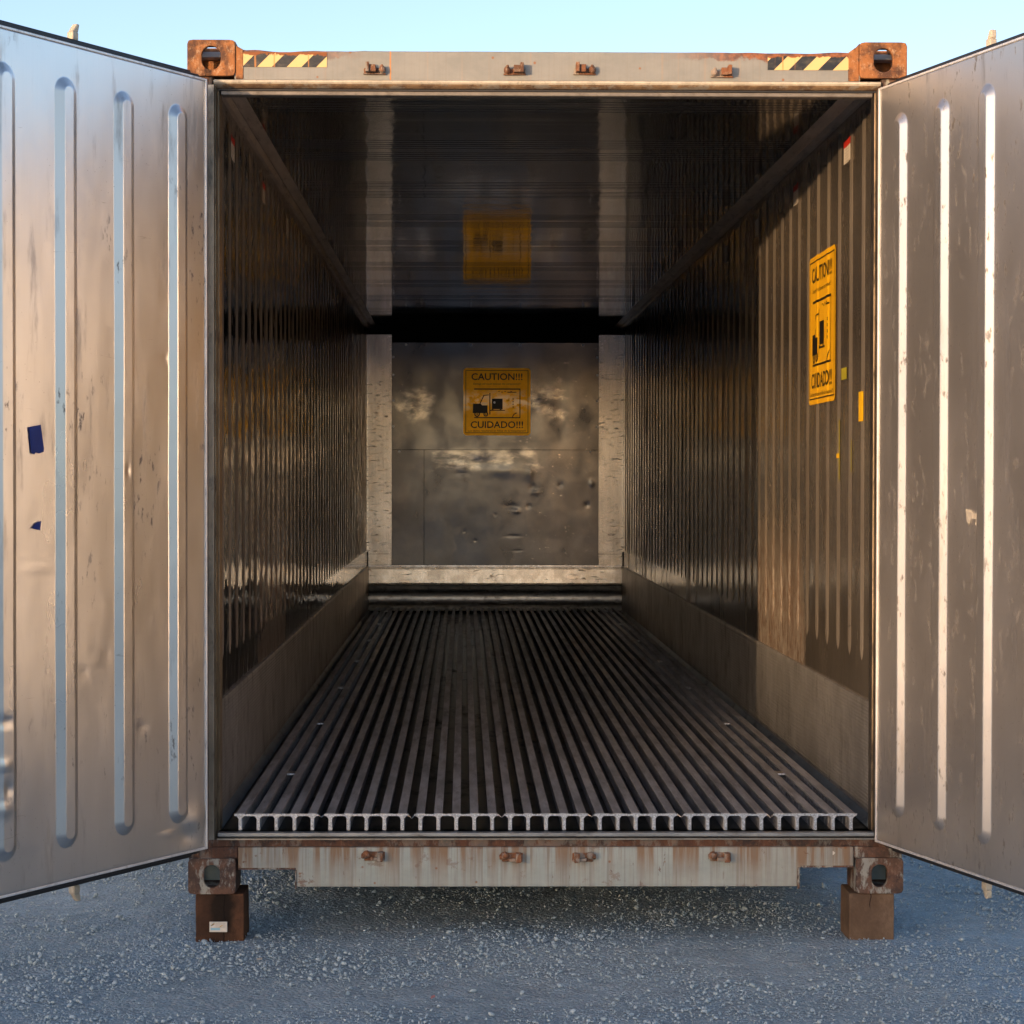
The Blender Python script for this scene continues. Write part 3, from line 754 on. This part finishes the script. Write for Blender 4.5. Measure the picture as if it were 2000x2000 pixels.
# ---------------------------------------------------------------- doors
DZ0, DZ1, DW = .338, 2.899, 1.135
RIDG = (.148, .412, .676, .940)
def seg(vals): 
    return np.array(sorted(set(np.round(vals, 5))))
def door(s, loc, rot, mat, dd):
    us = list(np.arange(0, DW, .02))+[DW, .003, .006, .009, DW-.003, DW-.006, DW-.009]
    for c in RIDG: us += list(c+np.arange(-.056, .0561, .0028))
    us = seg(us)
    zs_ = list(np.arange(DZ0, DZ1, .014))+[DZ1, DZ0+.003, DZ0+.006, DZ0+.009, DZ1-.003, DZ1-.006, DZ1-.009]+list(np.arange(DZ0+.09, DZ0+.20, .003))+list(np.arange(DZ1-.20, DZ1-.085, .003))
    zs_ = seg(zs_)
    def fn(U, Z):
        h = .0022*fbm(U*2.1+s*5, Z*1.3, 2)
        for c in RIDG:
            zz = np.clip(Z, DZ0+.155, DZ1-.155); dist = np.hypot(U-c, Z-zz)
            h = h + .021*np.clip((.0475-dist)/.027, 0, 1)*.78
        for u, z, a, b_, d in dd:
            h = h + d*np.exp(-(((U-u)/a)**2+((Z-z)/b_)**2))
        e = np.minimum(np.minimum(U, DW-U), np.minimum(Z-DZ0, DZ1-Z))
        h = h - .010*(1-np.clip(e/.009, 0, 1))
        return np.stack([s*U, -h, Z], -1)
    body = obj('door', boxes((min(s*.012, s*(DW-.012)), max(s*.012, s*(DW-.012)), .056, .100, DZ0-.032, DZ1+.033)), 'bluegrey' if 0 else 'rubber_and_shade', R, bevel=.004)
    body.location = loc; body.rotation_euler.z = rot
    ln = obj('door_liner', grid(us, zs_, fn), mat, body, smooth=True)
    if s > 0: ln.data.flip_normals()
    def ring(x0, x1, y0, y1, z0, z1, t):
        return boxes((x0, x0+t, y0, y1, z0, z1), (x1-t, x1, y0, y1, z0, z1), (x0+t+.0005, x1-t-.0005, y0, y1, z0, z0+t), (x0+t+.0005, x1-t-.0005, y0, y1, z1-t, z1))
    lo, hi = (0, DW) if s > 0 else (-DW, 0)
    obj('liner_edge', ring(lo, hi, .0105, .034, DZ0, DZ1, .02), 'frame', body, bevel=.003)
    obj('liner_trim', ring(lo+.0005, hi-.0005, -.0035, .009, DZ0+.0005, DZ1-.0005, .0075), 'trim', body, bevel=.0015)
    obj('door_gasket', ring(lo-.006, hi+.006, .0345, .055, DZ0-.018, DZ1+.020, .03), 'rubber_and_shade', body, bevel=.004)
    for u in (.52,):
        b = bmesh.new(); cyl(b, (s*u, .125, (DZ0+DZ1)/2), .017, DZ1-DZ0+.07, 'Z', 16)
        obj('lock_rod', b, 'cream', body, smooth=False)
        for zz, up in ((DZ1+.045, 1), (DZ0-.045, -1)):
            b = bmesh.new()
            cyl(b, (0, 0, -.018*up), .017, .035, 'Z', 14)
            box(b, -.015, .013, -.015, .010, min(0, up*.026), max(0, up*.026))
            v = box(b, -.013, .015, -.012, .008, min(up*.0255, up*.050), max(up*.0255, up*.050))
            for q in v:
                if abs(q.co.z) > .045: q.co.x = q.co.x*.5+(.014 if s < 0 else .006); q.co.z += up*.003
            obj('locking_cam', b, 'cream', body, loc=(s*u, .115, zz), bevel=.004)
    hz = (.62, 1.25, 2.0, 2.62)
    for z in hz:
        b = boxes((min(s*-.06, s*.05), max(s*-.06, s*.05), .101, .113, z-.045, z+.045)); cyl(b, (s*-.055, .112, z), .014, .11, 'Z', 12)
        obj('hinge', b, 'rust_low', body, bevel=.002)
    return body
ddl = [(.545, 1.005, .016, .006, .003), (.495, 1.02, .014, .006, -.0035), (.60, .975, .012, .008, -.004), (.41, 1.60, .01, .01, -.003),
       (.95, .86, .03, .008, -.006), (.955, .73, .03, .010, .006), (.94, .66, .02, .015, -.005), (.96, .60, .03, .010, .006), (.06, .44, .05, .05, .008), (.10, .40, .05, .03, -.007),
       (.21, 1.96, .008, .008, -.004), (.20, .42, .03, .006, .004), (.80, 1.30, .05, .006, .003), (.33, .78, .012, .012, -.005), (.5, 2.0, .2, .3, .0018), (.28, 1.6, .12, .2, -.0018), (.8, 1.1, .2, .2, -.0018)]
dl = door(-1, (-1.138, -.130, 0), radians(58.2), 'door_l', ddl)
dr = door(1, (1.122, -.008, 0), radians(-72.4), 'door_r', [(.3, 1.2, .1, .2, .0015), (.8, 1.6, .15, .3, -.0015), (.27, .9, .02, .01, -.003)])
dl['label'] = 'left door leaf swung wide with blue tape on its ribbed liner'
dr['label'] = 'right door leaf swung wide with sunlit ribs and torn white sticker'
def patch(name, pts, y, mat, parent):
    b = bmesh.new(); b.faces.new([b.verts.new((p[0], y, p[1])) for p in pts]); bmesh.ops.solidify(b, geom=b.faces[:], thickness=.0006)
    return obj(name, b, mat, parent)
t = [(0, 0), (.054, .012), (.048, .030), (.056, .034), (.050, .060), (.030, .086), (-.024, .083), (-.020, .06)]
patch('blue_tape', [(-.785-.02+.0*0+p[0]*1.0*-1 if 0 else -.835+p[0], 1.647+p[1]) for p in ((.004, .002), (.016, -.002), (.022, .004), (.036, .001), (.056, .006), (.058, .016), (.044, .088), (.036, .086), (.016, .083), (-.006, .079))][::1], -.0045, 'blue', dl)
patch('blue_tape_scrap', [(-.83, 1.425), (-.795, 1.418), (-.790, 1.446), (-.812, 1.440)], -.0045, 'blue', dl)
patch('torn_sticker', [(.572, 1.482), (.578, 1.440), (.594, 1.436), (.604, 1.452), (.634, 1.452), (.625, 1.432), (.652, 1.430), (.660, 1.478), (.642, 1.470), (.622, 1.466), (.604, 1.478)], -.0035, 'white', dr)

# ---------------------------------------------------------------- signs and stickers
def pictogram():
    """caution sign artwork as flat polygons in a 1 x 1 square, centred; returns bmesh (x, y)"""
    b = bmesh.new()
    def poly(*p):
        b.faces.new([b.verts.new((x, y, 0)) for x, y in p])
    def rect(x0, y0, x1, y1): poly((x0, y0), (x1, y0), (x1, y1), (x0, y1))
    def ringp(cx, cy, ro, ri, n=20, a0=0, a1=2*pi):
        for i in range(n):
            a, c = a0+(a1-a0)*i/n, a0+(a1-a0)*(i+1)/n
            poly((cx+ro*cos(a), cy+ro*sin(a)), (cx+ro*cos(c), cy+ro*sin(c)), (cx+ri*cos(c), cy+ri*sin(c)), (cx+ri*cos(a), cy+ri*sin(a)))
    e = .468; t_ = .009
    rect(-e, e-t_, e, e); rect(-e, -e, e, -e+t_); rect(-e, -e+t_, -e+t_, e-t_); rect(e-t_, -e+t_, e, e-t_)
    # container outline
    rect(-.34, .180, .35, .197); rect(-.34, -.245, .35, -.230); rect(.337, -.230, .35, .180)
    rect(.16, .135, .29, .147)
    # forklift: body, cab, mast, forks, wheels, load
    poly((-.36, -.17), (-.14, -.17), (-.14, -.055), (-.22, -.055), (-.24, -.03), (-.355, -.03))
    poly((-.26, -.03), (-.245, -.03), (-.19, .085), (-.205, .085)); poly((-.205, .085), (-.12, .095), (-.12, .106), (-.21, .098))
    rect(-.112, -.17, -.098, .19 - .02) if 0 else rect(-.112, -.19, -.098, .13)
    rect(-.075, -.11, .085, .045); rect(-.098, -.135, .12, -.122); rect(-.08, -.122, -.05, -.112); rect(.04, -.122, .07, -.112)
    ringp(-.295, -.185, .043, .024); ringp(-.165, -.185, .036, .020); ringp(-.295, -.185, .012, .0005); ringp(-.165, -.185, .010, .0005)
    ringp(.31, -.245, .085, .072, 10, pi*.55, pi*.98)
    for i in range(5): rect(.02+i*.045, .150 - (i % 2)*.012, .045+i*.045, .158 - (i % 2)*.012)
    for i in range(4): rect(.235, -.09+i*.04, .247, -.068+i*.04)
    me = bpy.data.meshes.new('p'); b.to_mesh(me); b.free()
    out = [(me, 0, 0)]
    for body, sz, w_, y, bo in (('CAUTION!!!', .14, .76, .372, .0022), ('CUIDADO!!!', .14, .78, -.342, .0022),
                                ('Damage will result between the components!!!', .04, .70, .262, .0), ('Los danos resultaran en fallos de la maquinaria!!!', .04, .86, -.437, .0)):
        out.append((text_mesh(body, sz, w_, bo), 0, y))
    b = bmesh.new()
    for m_, ox, oy in out:
        n0 = len(b.verts); b.from_mesh(m_); b.verts.ensure_lookup_table()
        for v in b.verts[n0:]: v.co.x += ox; v.co.y += oy
    return b
def rrect(w, r=.05, n=6):
    pts = []
    for cx, cy, a0 in ((w-r, w-r, 0), (-w+r, w-r, pi/2), (-w+r, -w+r, pi), (w-r, -w+r, 3*pi/2)):
        for i in range(n+1): a = a0+pi/2*i/n; pts.append((cx+r*cos(a), cy+r*sin(a)))
    return pts
art = pictogram()
plate = bmesh.new(); plate.faces.new([plate.verts.new((x, y, 0)) for x, y in rrect(.5)])
# back wall sign (flat)
SZ = .60
def place_back(b, y):
    b = b.copy()
    for v in b.verts: v.co = Vector((.012 + v.co.x*SZ, YB-.004-.0125-y, 2.262 + v.co.y*SZ))
    bmesh.ops.recalc_face_normals(b, faces=b.faces)
    return b
def skin(b, t=.0008): return b
sb = obj('caution_sign', place_back(plate, .0), 'sign_b', R); sb['label'] = 'scuffed yellow forklift caution sign on the back wall'
obj('sign_print', place_back(art, .0012), 'print_', sb)
# right wall sign (follows the ribs)
def wallx(y):
    k_ = round((y-RIB0)/RIBP); d = abs(y-(RIB0+k_*RIBP))
    return WX-.0005-.0034*min(1, max(0, (.033-d)/.017))
def place_wall(b, eps, yc=1.197, zc=2.178, wy=.60, wz=.60, sub=True):
    b = b.copy()
    for v in b.verts: v.co = Vector((0, yc-v.co.x*wy, zc+v.co.y*wz))
    cuts = []
    for k_ in range(12):
        c = RIB0+k_*RIBP
        cuts += [c-.033, c-.017, c+.017, c+.033]
    for c in cuts:
        g_ = b.verts[:]+b.edges[:]+b.faces[:]
        bmesh.ops.bisect_plane(b, geom=g_, plane_co=(0, c, 0), plane_no=(0, 1, 0))
    for v in b.verts: v.co.x = wallx(v.co.y)-eps
    return b
sw = obj('caution_sign', place_wall(plate, .0035), 'sign_w', R); sw['label'] = 'sunlit yellow forklift caution sign stuck over the right wall ribs'
obj('sign_print', place_wall(art, .0045), 'print_', sw)
def wall_patch(name, s, y0, y1, z0, z1, mat, eps=.0035, label=None, parent=None):
    b = bmesh.new(); b.faces.new([b.verts.new(q) for q in ((0, y0, z0), (0, y1, z0), (0, y1, z1), (0, y0, z1))])
    for k_ in range(48):
        c = RIB0+k_*RIBP
        for q in (c-.033, c-.017, c+.017, c+.033):
            if y0 < q < y1: bmesh.ops.bisect_plane(b, geom=b.verts[:]+b.edges[:]+b.faces[:], plane_co=(0, q, 0), plane_no=(0, 1, 0))
    for v in b.verts: v.co.x = s*(wallx(v.co.y)-eps)
    o = obj(name, b, mat, parent or R)
    if label: o['label'] = label
    return o
for s in (-1, 1):
    for k in range(7):
        y = .66+1.18*k
        p = wall_patch('load_line_sticker', s, y-.075, y+.075, 2.752, 2.838, 'white')
        if k < 2: wall_patch('red_band', s, y-.075, y+.075, 2.812, 2.8375, 'red', .0042, parent=p)
        if k < 3:
            for q in range(5): wall_patch('small_print', s, y-.05, y+.05, 2.757+q*.011, 2.760+q*.011, 'mould', .0042, parent=p)
wall_patch('yellow_tape', 1, .335, .425, 1.782, 1.889, 'yellow')
wall_patch('faded_tape', 1, .66, .77, 1.948, 1.992, 'olive')
wall_patch('tape_strip', 1, .795, .806, 1.57, 1.80, 'olive', .0038)
wall_patch('tape_strip', 1, .555, .566, 1.60, 1.72, 'olive', .0038)
wall_patch('tape_strip', 1, .800, .84, 1.655, 1.672, 'yellow', .0046)

# ---------------------------------------------------------------- timber blocks
def block(x0, x1, y0, y1, h, mat, label):
    n = 14
    b = bmesh.new(); box(b, x0, x1, y0, y1, -.02, h)
    bmesh.ops.subdivide_edges(b, edges=b.edges[:], cuts=9, use_grid_fill=True)
    for v in b.verts:
        q = .0025*fbm(np.array(v.co.x*23+v.co.y*11), np.array(v.co.z*23), 3)
        v.co.x += q*1.5; v.co.y += q*2
        if v.co.z > h-.001: v.co.z = h
    o = obj('timber_block', b, mat, None, bevel=.004)
    o['label'] = label; o['category'] = 'timber block'; o['group'] = 'timber blocks under the container'
    return o
bl = block(-1.194, -1.030, .004, .17, .1595, 'timber_l', 'dark stained timber block with a white card under the left corner casting')
br = block(1.036, 1.190, .004, .17, .1595, 'timber_r', 'plain lighter brown timber block under the right corner casting')
card = obj('white_card', boxes((-1.146, -1.086, -.006, .001, .032, .066)), 'white', bl)
obj('card_print', boxes((-1.142, -1.110, -.0072, -.0062, .038, .046)), flat('pale_blue_print', (.30, .55, .68), .5), card)
for q in range(4): obj('card_line', boxes((-1.130+.004*(q % 2), -1.092, -.0070, -.0062, .048+q*.004, .0492+q*.004)), 'mould', card)
patch('card_arrow', [(-1.142, .054), (-1.139, .053), (-1.128, .060), (-1.130, .0625)], -.0068, 'yellow', card)
patch('card_arrow', [(-1.115, .048), (-1.112, .047), (-1.101, .054), (-1.103, .056)], -.0068, 'yellow', card)

# ---------------------------------------------------------------- litter on the gravel
def litter(name, x, y, pts, mat, label):
    b = bmesh.new(); b.faces.new([b.verts.new((px, py, pz)) for px, py, pz in pts]); bmesh.ops.solidify(b, geom=b.faces[:], thickness=.001)
    z = float(gh(np.array(x), np.array(y)))
    o = obj(name, b, mat, None, loc=(x, y, z+.004)); o['label'] = label; o['category'] = 'litter'
litter('paper_scrap', -.949, -.285, ((-.009, -.005, 0), (.010, -.006, .003), (.009, .006, .007), (-.008, .005, .004)), 'white', 'tiny white paper scrap on the gravel right of the dark timber block')
litter('plastic_scrap', -.375, -.797, ((-.006, -.007, 0), (.007, -.006, .004), (.006, .007, .009), (-.005, .006, .005)), flat('faded_pink_plastic', (.55, .27, .27), .6), 'tiny faded pink plastic scrap lying on the foreground gravel')
